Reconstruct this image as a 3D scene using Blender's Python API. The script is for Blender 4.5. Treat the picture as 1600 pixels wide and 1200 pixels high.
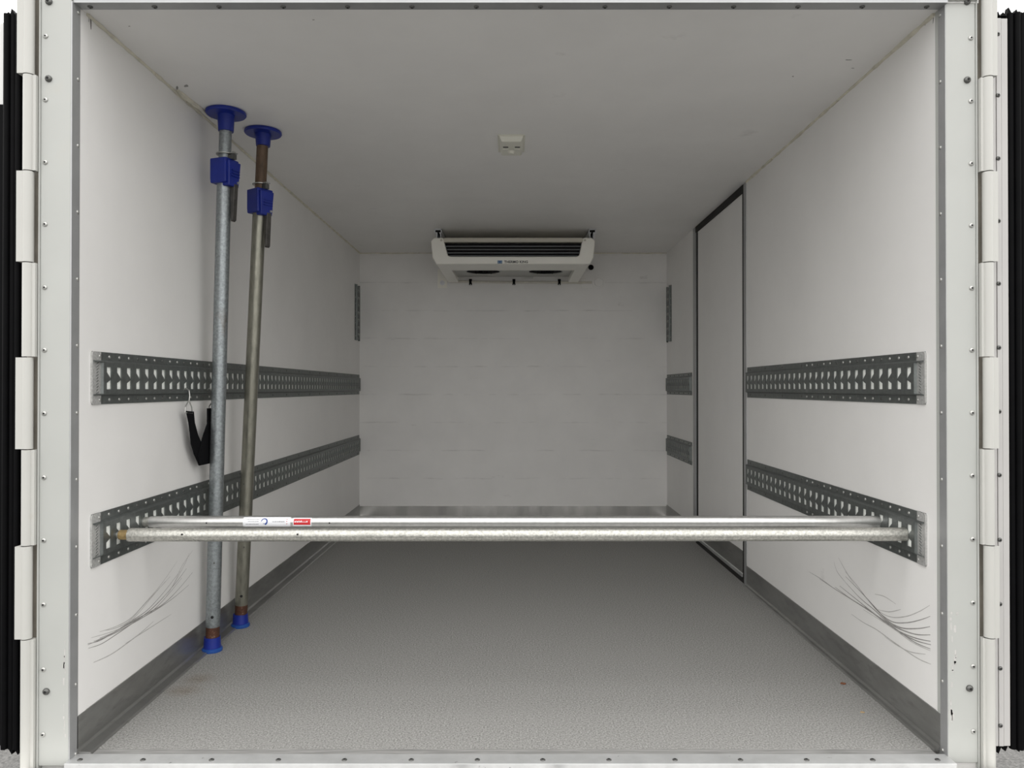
import bpy, bmesh, math, random
from mathutils import Vector, Matrix

random.seed(7)
for o in list(bpy.data.objects):
    bpy.data.objects.remove(o)
scn = bpy.context.scene
COL = scn.collection

# ------------------------------------------------------------------ camera
CAMZ = 0.925                      # camera height above the load floor
F = 1150.0                        # focal length in pixels of a 1600 px wide frame
VU, VV = 804.0, 607.0             # vanishing point of the box in the photograph
cam = bpy.data.cameras.new('camera')
cam.sensor_width = 36.0
cam.lens = 36.0 * F / 1600.0
cam.shift_x = -4.0 / 1600.0
cam.clip_start = 0.05
camo = bpy.data.objects.new('camera', cam)
COL.objects.link(camo)
camo.location = (0, 0, CAMZ)
camo.rotation_euler = (math.radians(90) + math.atan(7.0 / F), 0, 0)
scn.camera = camo

# ------------------------------------------------------------------ overcast sky
world = bpy.data.worlds.new('overcast_sky')
scn.world = world
world.use_nodes = True
nt = world.node_tree
nt.nodes.clear()
w_out = nt.nodes.new('ShaderNodeOutputWorld')
w_bg = nt.nodes.new('ShaderNodeBackground')
w_tc = nt.nodes.new('ShaderNodeTexCoord')
w_sep = nt.nodes.new('ShaderNodeSeparateXYZ')
w_mr = nt.nodes.new('ShaderNodeMapRange')
nt.links.new(w_tc.outputs['Generated'], w_sep.inputs[0])
nt.links.new(w_sep.outputs['Z'], w_mr.inputs['Value'])
w_mr.inputs['From Min'].default_value = 0.0
w_mr.inputs['From Max'].default_value = 1.0
w_mr.inputs['To Min'].default_value = 0.7     # overcast: zenith brighter than the horizon
w_mr.inputs['To Max'].default_value = 1.0
w_bg.inputs['Color'].default_value = (1.0, 0.99, 0.97, 1)
SKY = 2.6
w_mul = nt.nodes.new('ShaderNodeMath'); w_mul.operation = 'MULTIPLY'
w_mul.inputs[1].default_value = SKY
nt.links.new(w_mr.outputs['Result'], w_mul.inputs[0])
nt.links.new(w_mul.outputs[0], w_bg.inputs['Strength'])
nt.links.new(w_bg.outputs[0], w_out.inputs[0])

scn.view_settings.view_transform = 'Standard'
scn.view_settings.look = 'None'
scn.view_settings.gamma = 1.0
scn.view_settings.use_curve_mapping = False
scn.view_settings.exposure = 0.08
scn.cycles.max_bounces = 16
scn.cycles.diffuse_bounces = 12
scn.cycles.glossy_bounces = 6


# ------------------------------------------------------------------ materials
def mat(name, col, rough=0.5, metal=0.0, var=0.0, vscale=6.0, bump=0.0, bscale=150.0, spec=0.5,
        stretch=(1, 1, 1), dirt=None, dscale=3.0, dlo=0.55, dhi=0.75, damount=1.0, dstretch=(1, 1, 1),
        detail=4.0, lines=None):
    m = bpy.data.materials.new(name)
    m.use_nodes = True
    t = m.node_tree
    b = t.nodes['Principled BSDF']
    b.inputs['Roughness'].default_value = rough
    b.inputs['Metallic'].default_value = metal
    b.inputs['Specular IOR Level'].default_value = spec
    tc = t.nodes.new('ShaderNodeTexCoord')

    def coords(s):
        mp = t.nodes.new('ShaderNodeMapping')
        mp.inputs['Scale'].default_value = s
        t.links.new(tc.outputs['Object'], mp.inputs['Vector'])
        return mp.outputs['Vector']
    last = None
    c = (col[0], col[1], col[2], 1)
    if var > 0:
        n = t.nodes.new('ShaderNodeTexNoise')
        n.inputs['Scale'].default_value = vscale
        n.inputs['Detail'].default_value = detail
        n.inputs['Roughness'].default_value = 0.6
        t.links.new(coords(stretch), n.inputs['Vector'])
        r = t.nodes.new('ShaderNodeValToRGB')
        r.color_ramp.elements[0].position = 0.3
        r.color_ramp.elements[1].position = 0.7
        r.color_ramp.elements[0].color = tuple(max(0, x * (1 - var)) for x in col) + (1,)
        r.color_ramp.elements[1].color = tuple(min(1, x * (1 + var)) for x in col) + (1,)
        t.links.new(n.outputs['Fac'], r.inputs['Fac'])
        last = r.outputs['Color']
    if dirt is not None:
        n = t.nodes.new('ShaderNodeTexNoise')
        n.inputs['Scale'].default_value = dscale
        n.inputs['Detail'].default_value = 6
        n.inputs['Roughness'].default_value = 0.65
        t.links.new(coords(dstretch), n.inputs['Vector'])
        mr = t.nodes.new('ShaderNodeMapRange')
        mr.inputs['From Min'].default_value = dlo
        mr.inputs['From Max'].default_value = dhi
        mr.inputs['To Max'].default_value = damount
        t.links.new(n.outputs['Fac'], mr.inputs['Value'])
        mx = t.nodes.new('ShaderNodeMix')
        mx.data_type = 'RGBA'
        t.links.new(mr.outputs['Result'], mx.inputs['Factor'])
        if last is not None:
            t.links.new(last, mx.inputs['A'])
        else:
            mx.inputs['A'].default_value = c
        mx.inputs['B'].default_value = dirt + (1,)
        last = mx.outputs['Result']
    if lines is not None:
        # faint uneven horizontal seams: (pitch, offset, half-width, amount)
        pitch, off, hw, amt = lines
        sp = t.nodes.new('ShaderNodeSeparateXYZ')
        t.links.new(tc.outputs['Object'], sp.inputs[0])
        wob = t.nodes.new('ShaderNodeTexNoise')
        wob.inputs['Scale'].default_value = 6.0
        t.links.new(coords((1, 1, 0.2)), wob.inputs['Vector'])
        add = t.nodes.new('ShaderNodeMath'); add.operation = 'MULTIPLY_ADD'
        t.links.new(wob.outputs['Fac'], add.inputs[0])
        add.inputs[1].default_value = 0.012
        t.links.new(sp.outputs['Z'], add.inputs[2])
        md = t.nodes.new('ShaderNodeMath'); md.operation = 'PINGPONG'
        sub = t.nodes.new('ShaderNodeMath'); sub.operation = 'SUBTRACT'
        t.links.new(add.outputs[0], sub.inputs[0]); sub.inputs[1].default_value = off
        t.links.new(sub.outputs[0], md.inputs[0]); md.inputs[1].default_value = pitch / 2
        mr = t.nodes.new('ShaderNodeMapRange')
        mr.inputs['From Min'].default_value = hw
        mr.inputs['From Max'].default_value = 0.0
        t.links.new(md.outputs[0], mr.inputs['Value'])
        br = t.nodes.new('ShaderNodeTexNoise')
        br.inputs['Scale'].default_value = 9.0
        br.inputs['Detail'].default_value = 5
        t.links.new(coords((1, 1, 3)), br.inputs['Vector'])
        mr2 = t.nodes.new('ShaderNodeMapRange')
        mr2.inputs['From Min'].default_value = 0.45
        mr2.inputs['From Max'].default_value = 0.7
        mr2.inputs['To Max'].default_value = amt
        t.links.new(br.outputs['Fac'], mr2.inputs['Value'])
        mu = t.nodes.new('ShaderNodeMath'); mu.operation = 'MULTIPLY'
        t.links.new(mr.outputs['Result'], mu.inputs[0]); t.links.new(mr2.outputs['Result'], mu.inputs[1])
        mx = t.nodes.new('ShaderNodeMix'); mx.data_type = 'RGBA'
        t.links.new(mu.outputs[0], mx.inputs['Factor'])
        if last is not None:
            t.links.new(last, mx.inputs['A'])
        else:
            mx.inputs['A'].default_value = c
        mx.inputs['B'].default_value = (0.15, 0.14, 0.13, 1)
        last = mx.outputs['Result']
    if last is not None:
        t.links.new(last, b.inputs['Base Color'])
    else:
        b.inputs['Base Color'].default_value = c
    if bump > 0:
        n = t.nodes.new('ShaderNodeTexNoise')
        n.inputs['Scale'].default_value = bscale
        n.inputs['Detail'].default_value = 2
        t.links.new(coords(stretch), n.inputs['Vector'])
        bp = t.nodes.new('ShaderNodeBump')
        bp.inputs['Strength'].default_value = bump
        bp.inputs['Distance'].default_value = 0.002
        t.links.new(n.outputs['Fac'], bp.inputs['Height'])
        t.links.new(bp.outputs['Normal'], b.inputs['Normal'])
    return m


WHITE = (0.83, 0.82, 0.805)
M = {}
M['wall'] = mat('white_grp_panel', WHITE, 0.42, var=0.025, vscale=3, bump=0.05, bscale=60,
                dirt=(0.42, 0.40, 0.38), dscale=9, dlo=0.70, dhi=0.82, damount=0.5, dstretch=(1, 1, 0.6))
M['wall_back'] = mat('white_back_panel', WHITE, 0.45, var=0.03, vscale=4, bump=0.05, bscale=60,
                     dirt=(0.35, 0.33, 0.31), dscale=7, dlo=0.68, dhi=0.8, damount=0.5, dstretch=(0.7, 1, 2.2),
                     lines=(0.2003, 0.087, 0.0065, 0.28))
M['ceiling'] = mat('white_ceiling_panel', WHITE, 0.45, var=0.03, vscale=3, bump=0.05, bscale=60,
                   dirt=(0.5, 0.48, 0.46), dscale=6, dlo=0.66, dhi=0.8, damount=0.4)
M['floor'] = mat('grey_antislip_floor', (0.29, 0.287, 0.277), 0.85, var=0.42, vscale=210, bump=0.55, bscale=210, spec=0.06,
                 detail=2.0, dirt=(0.30, 0.295, 0.285), dscale=2.2, dlo=0.5, dhi=0.8, damount=0.55)
M['worn'] = mat('worn_floor_edge', (0.26, 0.257, 0.25), 0.6, var=0.35, vscale=30, stretch=(0.3, 4, 1), bump=0.2)
M['paint'] = mat('offwhite_frame_paint', (0.43, 0.438, 0.418), 0.35, var=0.03, vscale=5,
                 dirt=(0.45, 0.42, 0.36), dscale=5, dlo=0.62, dhi=0.85, damount=0.5)
M['hinge'] = mat('offwhite_hinge_paint', (0.50, 0.497, 0.47), 0.32, var=0.03, vscale=5,
                 dirt=(0.45, 0.41, 0.33), dscale=8, dlo=0.66, dhi=0.85, damount=0.5)
M['grimepaint'] = mat('grimy_frame_paint', (0.30, 0.275, 0.235), 0.6, var=0.25, vscale=10)
M['profile'] = mat('grey_white_edge_profile', (0.47, 0.46, 0.45), 0.4, var=0.03)
M['sillpaint'] = mat('white_sill_paint', (0.82, 0.81, 0.79), 0.4, var=0.04, vscale=9,
                     dirt=(0.35, 0.33, 0.31), dscale=25, dlo=0.66, dhi=0.74, damount=0.7)
M['alu'] = mat('dull_aluminium', (0.42, 0.425, 0.43), 0.42, metal=0.55, var=0.06, vscale=12)
M['sillalu'] = mat('scratched_sill_aluminium', (0.50, 0.505, 0.505), 0.4, metal=0.35, var=0.1, vscale=14,
                   dirt=(0.10, 0.10, 0.10), dscale=30, dlo=0.66, dhi=0.72, damount=0.8)
M['kick'] = mat('brushed_kick_plate', (0.275, 0.275, 0.265), 0.28, metal=0.65, var=0.18, vscale=5, stretch=(1, 1, 3),
                dirt=(0.13, 0.125, 0.12), dscale=10, dlo=0.52, dhi=0.75, damount=0.55, dstretch=(1, 1, 4))
M['kickback'] = mat('brushed_back_kick_plate', (0.66, 0.65, 0.63), 0.25, metal=0.8, var=0.3, vscale=7, stretch=(1, 1, 0.3))
M['galv'] = mat('galvanised_rail_steel', (0.155, 0.168, 0.163), 0.42, metal=0.7, var=0.16, vscale=60,
                dirt=(0.42, 0.43, 0.42), dscale=22, dlo=0.66, dhi=0.78, damount=0.5, dstretch=(1, 0.5, 1))
M['galvlight'] = mat('galvanised_end_plate', (0.50, 0.50, 0.49), 0.5, metal=0.45, var=0.22, vscale=160)
M['slotbright'] = mat('pale_slot_brightener', (0.88, 0.90, 0.86), 0.4, var=0.08, vscale=90)  # pale colour stands in for the lit wall behind the rail slots
M['tube'] = mat('galvanised_tube_steel', (0.28, 0.305, 0.315), 0.40, metal=0.75, var=0.25, vscale=110, bump=0.1, bscale=220,
                dirt=(0.16, 0.115, 0.08), dscale=14, dlo=0.58, dhi=0.75, damount=0.6, dstretch=(1, 1, 0.35))
M['tubeolive'] = mat('weathered_tube_steel', (0.25, 0.245, 0.205), 0.36, metal=0.75, var=0.22, vscale=70, stretch=(1, 1, 0.25), bump=0.08)
M['bar'] = mat('bright_galvanised_bar', (0.50, 0.495, 0.46), 0.40, metal=0.85, var=0.30, vscale=150, bump=0.35, bscale=240)
M['barclean'] = mat('polished_zinc_bar', (0.60, 0.60, 0.59), 0.30, metal=0.9, var=0.08, vscale=60)
M['rust'] = mat('rusty_tube_steel', (0.075, 0.028, 0.014), 0.7, metal=0.1, var=0.55, vscale=60, bump=0.3,
                dirt=(0.35, 0.30, 0.25), dscale=60, dlo=0.58, dhi=0.66, damount=0.5)
M['rustlight'] = mat('brown_worn_tube', (0.13, 0.085, 0.055), 0.55, metal=0.35, var=0.35, vscale=60, stretch=(1, 1, 0.3))
M['blue'] = mat('blue_plastic', (0.004, 0.018, 0.23), 0.42, var=0.12, vscale=20)
M['bluelight'] = mat('blue_rubber_flange', (0.012, 0.07, 0.30), 0.5, var=0.15, vscale=30)
M['black'] = mat('black_rubber', (0.003, 0.003, 0.0035), 0.55, var=0.2, vscale=20, spec=0.06)
M['gasket'] = mat('dark_door_gasket', (0.022, 0.021, 0.02), 0.6, spec=0.2)
M['fabric'] = mat('black_webbing', (0.006, 0.006, 0.007), 0.9, bump=0.3, bscale=500, spec=0.1)
M['steel'] = mat('screw_steel', (0.52, 0.52, 0.50), 0.35, metal=0.8, var=0.1, vscale=60)
M['darksteel'] = mat('dark_screw_steel', (0.13, 0.13, 0.125), 0.4, metal=0.7)
M['hole'] = mat('dark_hole', (0.01, 0.01, 0.01), 0.9)
M['seal'] = mat('yellowed_sealant', (0.66, 0.63, 0.53), 0.55, var=0.15, vscale=25,
                dirt=(0.22, 0.2, 0.16), dscale=22, dlo=0.6, dhi=0.72, damount=0.7)
M['scuff'] = mat('rubber_scuff', (0.30, 0.29, 0.28), 0.6, var=0.2, vscale=60)
M['scufflight'] = mat('faint_rubber_scuff', (0.48, 0.47, 0.455), 0.55, var=0.15, vscale=60)
M['grime'] = mat('black_grime', (0.10, 0.095, 0.09), 0.8, var=0.4, vscale=60)
M['unit'] = mat('ivory_unit_housing', (0.90, 0.885, 0.82), 0.3, var=0.02, vscale=5)
M['unittrim'] = mat('beige_unit_trim', (0.56, 0.53, 0.455), 0.4)
M['deck'] = mat('grey_unit_underside', (0.55, 0.55, 0.53), 0.5)
M['slat'] = mat('grey_grille_slat', (0.30, 0.31, 0.33), 0.4, metal=0.3)
M['ink'] = mat('black_ink', (0.012, 0.013, 0.02), 0.5)
M['inkblue'] = mat('blue_ink', (0.02, 0.06, 0.28), 0.5)
M['paleblue'] = mat('pale_blue_logo', (0.17, 0.27, 0.40), 0.5)
M['inkred'] = mat('red_ink', (0.55, 0.02, 0.025), 0.4)
M['sticker'] = mat('white_sticker', (0.78, 0.79, 0.82), 0.35)
M['plastic'] = mat('ivory_plastic', (0.72, 0.71, 0.63), 0.4)
M['pipe'] = mat('ivory_drain_pipe', (0.70, 0.67, 0.60), 0.5, var=0.08, vscale=20)
M['ground'] = mat('grey_gravel_ground', (0.13, 0.128, 0.124), 0.9, var=0.5, vscale=70, bump=0.9, bscale=60)
M['leaf'] = mat('dry_leaf', (0.20, 0.075, 0.035), 0.7)
M['lamptan'] = mat('tan_crumb', (0.42, 0.30, 0.16), 0.7)
M['roofskin'] = mat('white_outer_skin', (0.7, 0.7, 0.69), 0.35)


# ------------------------------------------------------------------ mesh helpers
class MB:
    def __init__(s):
        s.v, s.f = [], []

    def add(s, vs, fs):
        n = len(s.v)
        s.v += [tuple(p) for p in vs]
        s.f += [tuple(i + n for i in f) for f in fs]
        return s

    def box(s, x0, x1, y0, y1, z0, z1):
        vs = [(x, y, z) for z in (z0, z1) for y in (y0, y1) for x in (x0, x1)]
        return s.add(vs, [(0, 2, 3, 1), (4, 5, 7, 6), (0, 1, 5, 4), (2, 6, 7, 3), (0, 4, 6, 2), (1, 3, 7, 5)])

    def rings(s, rings, caps=True, close=True):
        n = len(rings[0]); vs = [p for r in rings for p in r]; fs = []
        for i in range(len(rings) - 1):
            for k in range(n if close else n - 1):
                a, b = i * n + k, i * n + (k + 1) % n
                fs.append((a, b, b + n, a + n))
        if caps:
            fs.append(tuple(range(n - 1, -1, -1)))
            fs.append(tuple(range((len(rings) - 1) * n, len(rings) * n)))
        return s.add(vs, fs)

    def lathe(s, p0, p1, prof, seg=20):
        """prof: list of (t along p0->p1 in metres, radius)"""
        p0, p1 = Vector(p0), Vector(p1)
        d = (p1 - p0).normalized()
        a = d.orthogonal().normalized(); b = d.cross(a)
        rs = []
        for t, r in prof:
            c = p0 + d * t
            rs.append([c + (a * math.cos(q) + b * math.sin(q)) * r for q in [2 * math.pi * k / seg for k in range(seg)]])
        return s.rings(rs)

    def cyl(s, p0, p1, r, seg=20, r1=None):
        L = (Vector(p1) - Vector(p0)).length
        return s.lathe(p0, p1, [(0, r), (L, r if r1 is None else r1)], seg)

    def tube(s, pts, r, seg=8):
        pts = [Vector(p) for p in pts]
        rs = []; ref = None
        for i, p in enumerate(pts):
            d = (pts[min(i + 1, len(pts) - 1)] - pts[max(i - 1, 0)]).normalized()
            if ref is None:
                ref = d.orthogonal().normalized()
            a = (ref - d * ref.dot(d)).normalized(); b = d.cross(a); ref = a
            rr = r[i] if isinstance(r, (list, tuple)) else r
            rs.append([p + (a * math.cos(q) + b * math.sin(q)) * rr for q in [2 * math.pi * k / seg for k in range(seg)]])
        return s.rings(rs)

    def prism(s, poly, off):
        """poly: 3D points, extruded by vector off"""
        off = Vector(off)
        a = [Vector(p) for p in poly]
        return s.rings([a, [p + off for p in a]])

    def build(s, name, m, parent=None, smooth=False, bevel=0.0, seg=2):
        me = bpy.data.meshes.new(name)
        base = wloc(parent) if parent else Vector((0, 0, 0))
        me.from_pydata([tuple(Vector(p) - base) for p in s.v], [], s.f)
        bm = bmesh.new(); bm.from_mesh(me)
        bmesh.ops.recalc_face_normals(bm, faces=bm.faces)
        bm.to_mesh(me); bm.free()
        me.materials.append(M[m] if isinstance(m, str) else m)
        if smooth:
            for p in me.polygons:
                p.use_smooth = True
            try:
                me.set_sharp_from_angle(angle=math.radians(38))
            except Exception:
                pass
        o = bpy.data.objects.new(name, me)
        COL.objects.link(o)
        if parent:
            o.parent = parent
        if bevel > 0:
            md = o.modifiers.new('edge', 'BEVEL')
            md.width = bevel; md.segments = seg; md.limit_method = 'ANGLE'
            md.angle_limit = math.radians(40)
        return o


def wloc(o):
    v = Vector((0, 0, 0))
    while o is not None:
        v += o.location
        o = o.parent
    return v


def tag(o, label, cat, group=None, kind=None):
    o['label'] = label; o['category'] = cat
    if group: o['group'] = group
    if kind: o['kind'] = kind
    return o


def struct(o, label, cat):
    return tag(o, label, cat, kind='structure')


def thing(name, loc, label, cat, group=None):
    o = bpy.data.objects.new(name, None)
    o.empty_display_size = 0.05
    COL.objects.link(o)
    o.location = loc
    return tag(o, label, cat, group)


def inst(name, mesh, loc, parent, rot=(0, 0, 0)):
    o = bpy.data.objects.new(name, mesh)
    COL.objects.link(o)
    o.parent = parent
    o.location = Vector(loc) - wloc(parent)
    o.rotation_euler = rot
    return o


def head_mesh(name, m, r, h, socket=True, seg=10):
    """domed fastener head, axis +Z, base at the origin; second material slot is the drive socket"""
    mb = MB()
    mb.lathe((0, 0, 0), (0, 0, 1), [(-0.001, r), (h * 0.45, r), (h * 0.8, r * 0.8), (h, r * 0.42)], seg)
    nb = len(mb.f)
    if socket:
        mb.lathe((0, 0, 0), (0, 0, 1), [(h * 0.9, r * 0.42), (h + 0.0003, r * 0.42)], 6)
    me = bpy.data.meshes.new(name)
    me.from_pydata(mb.v, [], mb.f)
    me.materials.append(M[m]); me.materials.append(M['hole'])
    for i, p in enumerate(me.polygons):
        p.use_smooth = i < nb
        p.material_index = 0 if i < nb else 1
    return me


def text_mesh(name, txt, size, m, parent, loc, rot, spacing=1.0, depth=0.0004, bold=0.0):
    cu = bpy.data.curves.new(name, 'FONT')
    cu.body = txt; cu.size = size; cu.align_x = 'CENTER'; cu.align_y = 'CENTER'
    cu.extrude = depth; cu.offset = bold; cu.space_character = spacing
    t = bpy.data.objects.new(name + '_tmp', cu)
    COL.objects.link(t)
    bpy.context.view_layer.update()
    me = bpy.data.meshes.new_from_object(t.evaluated_get(bpy.context.evaluated_depsgraph_get()))
    bpy.data.objects.remove(t)
    me.materials.clear(); me.materials.append(M[m])
    o = bpy.data.objects.new(name, me)
    COL.objects.link(o)
    o.parent = parent
    o.location = Vector(loc) - wloc(parent)
    o.rotation_euler = rot
    return o


def on_x(X, u, v):
    """point of the plane x = X seen at photograph pixel (u, v)"""
    Y = F * X / (u - VU)
    return Vector((X, Y, CAMZ - (v - VV) * Y / F))


def on_y(Y, u, v):
    return Vector(((u - VU) * Y / F, Y, CAMZ - (v - VV) * Y / F))


# ------------------------------------------------------------------ dimensions
XL, XR = -1.11, 1.09        # inner wall faces
YF_L, YF_R = 1.836, 1.852   # front faces of the rear frame posts
YB = 5.27                   # back wall (bulkhead) face
ZC = 1.897                  # ceiling
KH = 0.094                  # kick plate height

# ------------------------------------------------------------------ ground outside
struct(MB().box(-40, 40, -40, 45, -1.3, -1.05).build('ground', 'ground'), 'grey gravel ground below the truck body', 'ground')

# ------------------------------------------------------------------ box shell
fl = MB().box(XL - 0.08, XR + 0.08, 1.895, YB + 0.08, -0.07, 0.0).build('floor', 'floor')
struct(fl, 'grey anti-slip load floor of the cargo box', 'floor')
MB().box(XL + 0.04, XR - 0.022, 1.868, 1.895, -0.05, -0.0005).build('worn_edge_strip', 'worn', fl)

wl = MB().box(XL - 0.08, XL, 1.85, YB + 0.08, -0.07, ZC + 0.06).build('wall_left', 'wall')
struct(wl, 'white side wall behind the two upright blue-capped posts', 'wall')
D0, D1 = 3.455, 4.48        # side door with frame, along the right wall
mb = MB().box(XR, XR + 0.08, 1.86, D0, -0.07, ZC + 0.06)
mb.box(XR, XR + 0.08, D1, YB + 0.08, -0.07, ZC + 0.06)
mb.box(XR + 0.075, XR + 0.085, D0 - 0.01, D1 + 0.01, -0.07, ZC + 0.06)
wr = mb.build('wall_right', 'wall')
struct(wr, 'white side wall with the flush door, opposite the posts', 'wall')
wb = MB().box(XL, XR, YB, YB + 0.08, -0.07, ZC + 0.06).build('wall_back', 'wall_back')
struct(wb, 'white front bulkhead wall with faint seams below the cooling unit', 'wall')
ce = MB().box(XL - 0.08, XR + 0.08, 1.85, YB + 0.08, ZC, ZC + 0.08).build('ceiling', 'ceiling')
struct(ce, 'white ceiling panel of the cargo box', 'ceiling')
# capping strips at the rear edge of the panels
MB().box(XL, XL + 0.0012, 1.868, 1.909, KH, ZC).build('edge_strip', 'wall', wl)
MB().box(XR - 0.0012, XR, 1.88, 1.905, KH, ZC).build('edge_strip', 'wall', wr)
MB().box(XL + 0.01, XR - 0.01, 1.876, 1.908, ZC - 0.0012, ZC).build('edge_strip', 'ceiling', ce)


# kick plates
def kick(name, side, X, y0, y1, foot, label):
    s = 1 if side == 'L' else -1
    pr = [(0, KH), (0.003, KH), (0.003, 0.012), (0.008, 0.006), (foot - 0.004, 0.005), (foot, 0.0005), (0, 0.0005)]
    o = MB().prism([(X + s * a, y0, z) for a, z in pr], (0, y1 - y0, 0)).build(name, 'kick')
    return struct(o, label, 'kick plate')


kick('baseboard_left', 'L', XL, 1.868, YB, 0.040, 'grey metal kick plate below the wall with the posts')
kick('baseboard_right', 'R', XR, 1.884, D0, 0.021, 'grey metal kick plate between rear frame and side door')
kick('baseboard_right', 'R', XR, D1, YB, 0.021, 'short grey metal kick plate between side door and bulkhead')
struct(MB().box(XL + 0.004, XR - 0.004, YB - 0.003, YB, 0, 0.084).build('baseboard_back', 'kickback'),
       'shiny metal kick plate along the bulkhead wall', 'kick plate')


# sealant beads in the corners
def bead(name, pts, r, label):
    a, b = Vector(pts[0]), Vector(pts[1])
    n = int((b - a).length / 0.03)
    P = [a.lerp(b, i / n) for i in range(n + 1)]
    R = [r * random.uniform(0.6, 1.25) for _ in P]
    o = MB().tube(P, R, 6).build(name, 'seal', smooth=True)
    return struct(o, label, 'sealant')


bead('trim_1', [(XL + 0.001, 1.90, ZC - 0.001), (XL + 0.001, YB, ZC - 0.001)], 0.0075,
     'yellowed sealant bead between ceiling and wall with posts')
bead('trim_2', [(XR - 0.001, 1.90, ZC - 0.001), (XR - 0.001, D0, ZC - 0.001)], 0.007,
     'yellowed sealant bead between ceiling and wall with side door')
bead('trim_3', [(XL, YB - 0.001, ZC - 0.001), (XR, YB - 0.001, ZC - 0.001)], 0.006,
     'yellowed sealant bead along the top of the bulkhead')

# ------------------------------------------------------------------ side door in the right wall
d = thing('door_1', (XR, 3.97, 0), 'flush white side door with dark rubber seal near the bulkhead', 'door')
d['kind'] = 'structure'
mb = MB().box(XR + 0.004, XR + 0.07, 3.527, 4.388, 0.03, ZC - 0.035)
mb.build('door_panel', 'wall', d, bevel=0.003)
MB().box(XR + 0.0015, XR + 0.0045, 3.53, 4.385, 0.042, 0.148).build('kick_plate', 'kick', d)
MB().box(XR - 0.002, XR + 0.006, 3.53, 4.385, 0.022, 0.036).build('bottom_strip', 'alu', d, bevel=0.001)
for y0, y1 in ((3.49, 3.527), (4.388, 4.42)):
    MB().box(XR + 0.002, XR + 0.06, y0, y1, 0, ZC).build('door_gasket', 'gasket', d, bevel=0.002)
MB().box(XR - 0.003, XR + 0.06, 3.49, 4.42, ZC - 0.035, ZC - 0.001).build('door_gasket', 'gasket', d)
MB().box(XR - 0.003, XR + 0.06, 3.49, 4.42, 0.0, 0.022).build('door_gasket', 'gasket', d)
MB().box(XR - 0.003, XR + 0.05, D0, 3.49, 0, ZC - 0.001).build('frame_strip', 'alu', d)
MB().box(XR - 0.003, XR + 0.05, 4.42, D1, 0, ZC - 0.001).build('frame_strip', 'alu', d)

ch = MB().box(XL - 0.02, XR + 0.02, 2.1, 5.6, -0.35, -0.071)
ch.box(-0.55, -0.43, 1.9, 7.0, -0.55, -0.35).box(0.43, 0.55, 1.9, 7.0, -0.55, -0.35)
struct(ch.build('truck_chassis', 'gasket'), 'dark chassis beams under the load floor', 'chassis')

# ------------------------------------------------------------------ rear frame
SCREW = head_mesh('frame_screw', 'steel', 0.0062, 0.0035)
BOLT = head_mesh('frame_bolt', 'darksteel', 0.0085, 0.007)
RIVET = head_mesh('rivet', 'steel', 0.0048, 0.003, socket=False)
DSCREW = head_mesh('dark_screw', 'darksteel', 0.0065, 0.0035)
TO_CAM = (math.radians(90), 0, 0)       # head pointing to -Y


def zv(v, Y):
    return CAMZ - (v - VV) * Y / F


# left post
po = MB().box(-1.1845, XL, YF_L, 1.90, -0.014, 2.03)
po.box(-1.188, -1.1845, YF_L - 0.004, 1.90, -0.03, 2.03)
pl = po.build('trim_4', 'paint', bevel=0.002)
struct(pl, 'off-white painted frame post with screws, beside the posts wall', 'frame post')
for v in (55, 155, 253, 350, 449, 547, 646, 746, 844, 944, 1045, 1146):
    inst('screw', SCREW, (on_y(YF_L, 69.5, v).x, YF_L, zv(v, YF_L)), pl, TO_CAM)
for v in (1, 122, 1079):
    inst('bolt', BOLT, (on_y(YF_L, 74.5, v).x, YF_L, zv(v, YF_L)), pl, TO_CAM)
MB().box(-1.226, -1.188, 1.850, 1.857, -0.2, 2.03).build('hinge_backing', 'grimepaint', pl)
# right post
po = MB().box(XR - 0.002, 1.1625, YF_R, 1.90, -0.014, 2.03)
po.box(1.1625, 1.166, YF_R - 0.004, 1.90, -0.03, 2.03)
pr = po.build('trim_5', 'paint', bevel=0.002)
struct(pr, 'off-white painted frame post with scratches, beside the side-door wall', 'frame post')
for v in (58, 157, 255, 352, 450, 547, 645, 743, 842, 941, 1040, 1141):
    inst('screw', SCREW, (on_y(YF_R, 1518.7, v).x, YF_R, zv(v, YF_R)), pr, TO_CAM)
for v in (1, 124, 1074):
    inst('bolt', BOLT, (on_y(YF_R, 1512.7, v).x, YF_R, zv(v, YF_R)), pr, TO_CAM)
MB().box(1.166, 1.203, 1.864, 1.871, -0.2, 2.03).build('hinge_backing', 'grimepaint', pr)
# paint chips on the right post
mb = MB()
for k in range(20):
    v = random.uniform(930, 1130); u = random.uniform(1484, 1496) if v < 1050 else random.uniform(1483, 1489)
    p = on_y(YF_R - 0.0003, u, v); w = random.uniform(0.0008, 0.003); h = random.uniform(0.002, 0.010)
    mb.box(p.x - w, p.x + w, p.y, p.y + 0.0004, p.z - h, p.z + h)
c = mb.build('paint_chips', 'scufflight', pr); c['kind'] = 'stuff'
mb = MB()
for k in range(14):
    v = random.uniform(1000, 1150); u = random.uniform(101, 105)
    p = on_y(YF_L - 0.0003, u, v); w = random.uniform(0.0006, 0.0018); h = random.uniform(0.003, 0.012)
    mb.box(p.x - w, p.x + w, p.y, p.y + 0.0004, p.z - h, p.z + h)
c = mb.build('paint_chips', 'scufflight', pl); c['kind'] = 'stuff'

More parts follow.
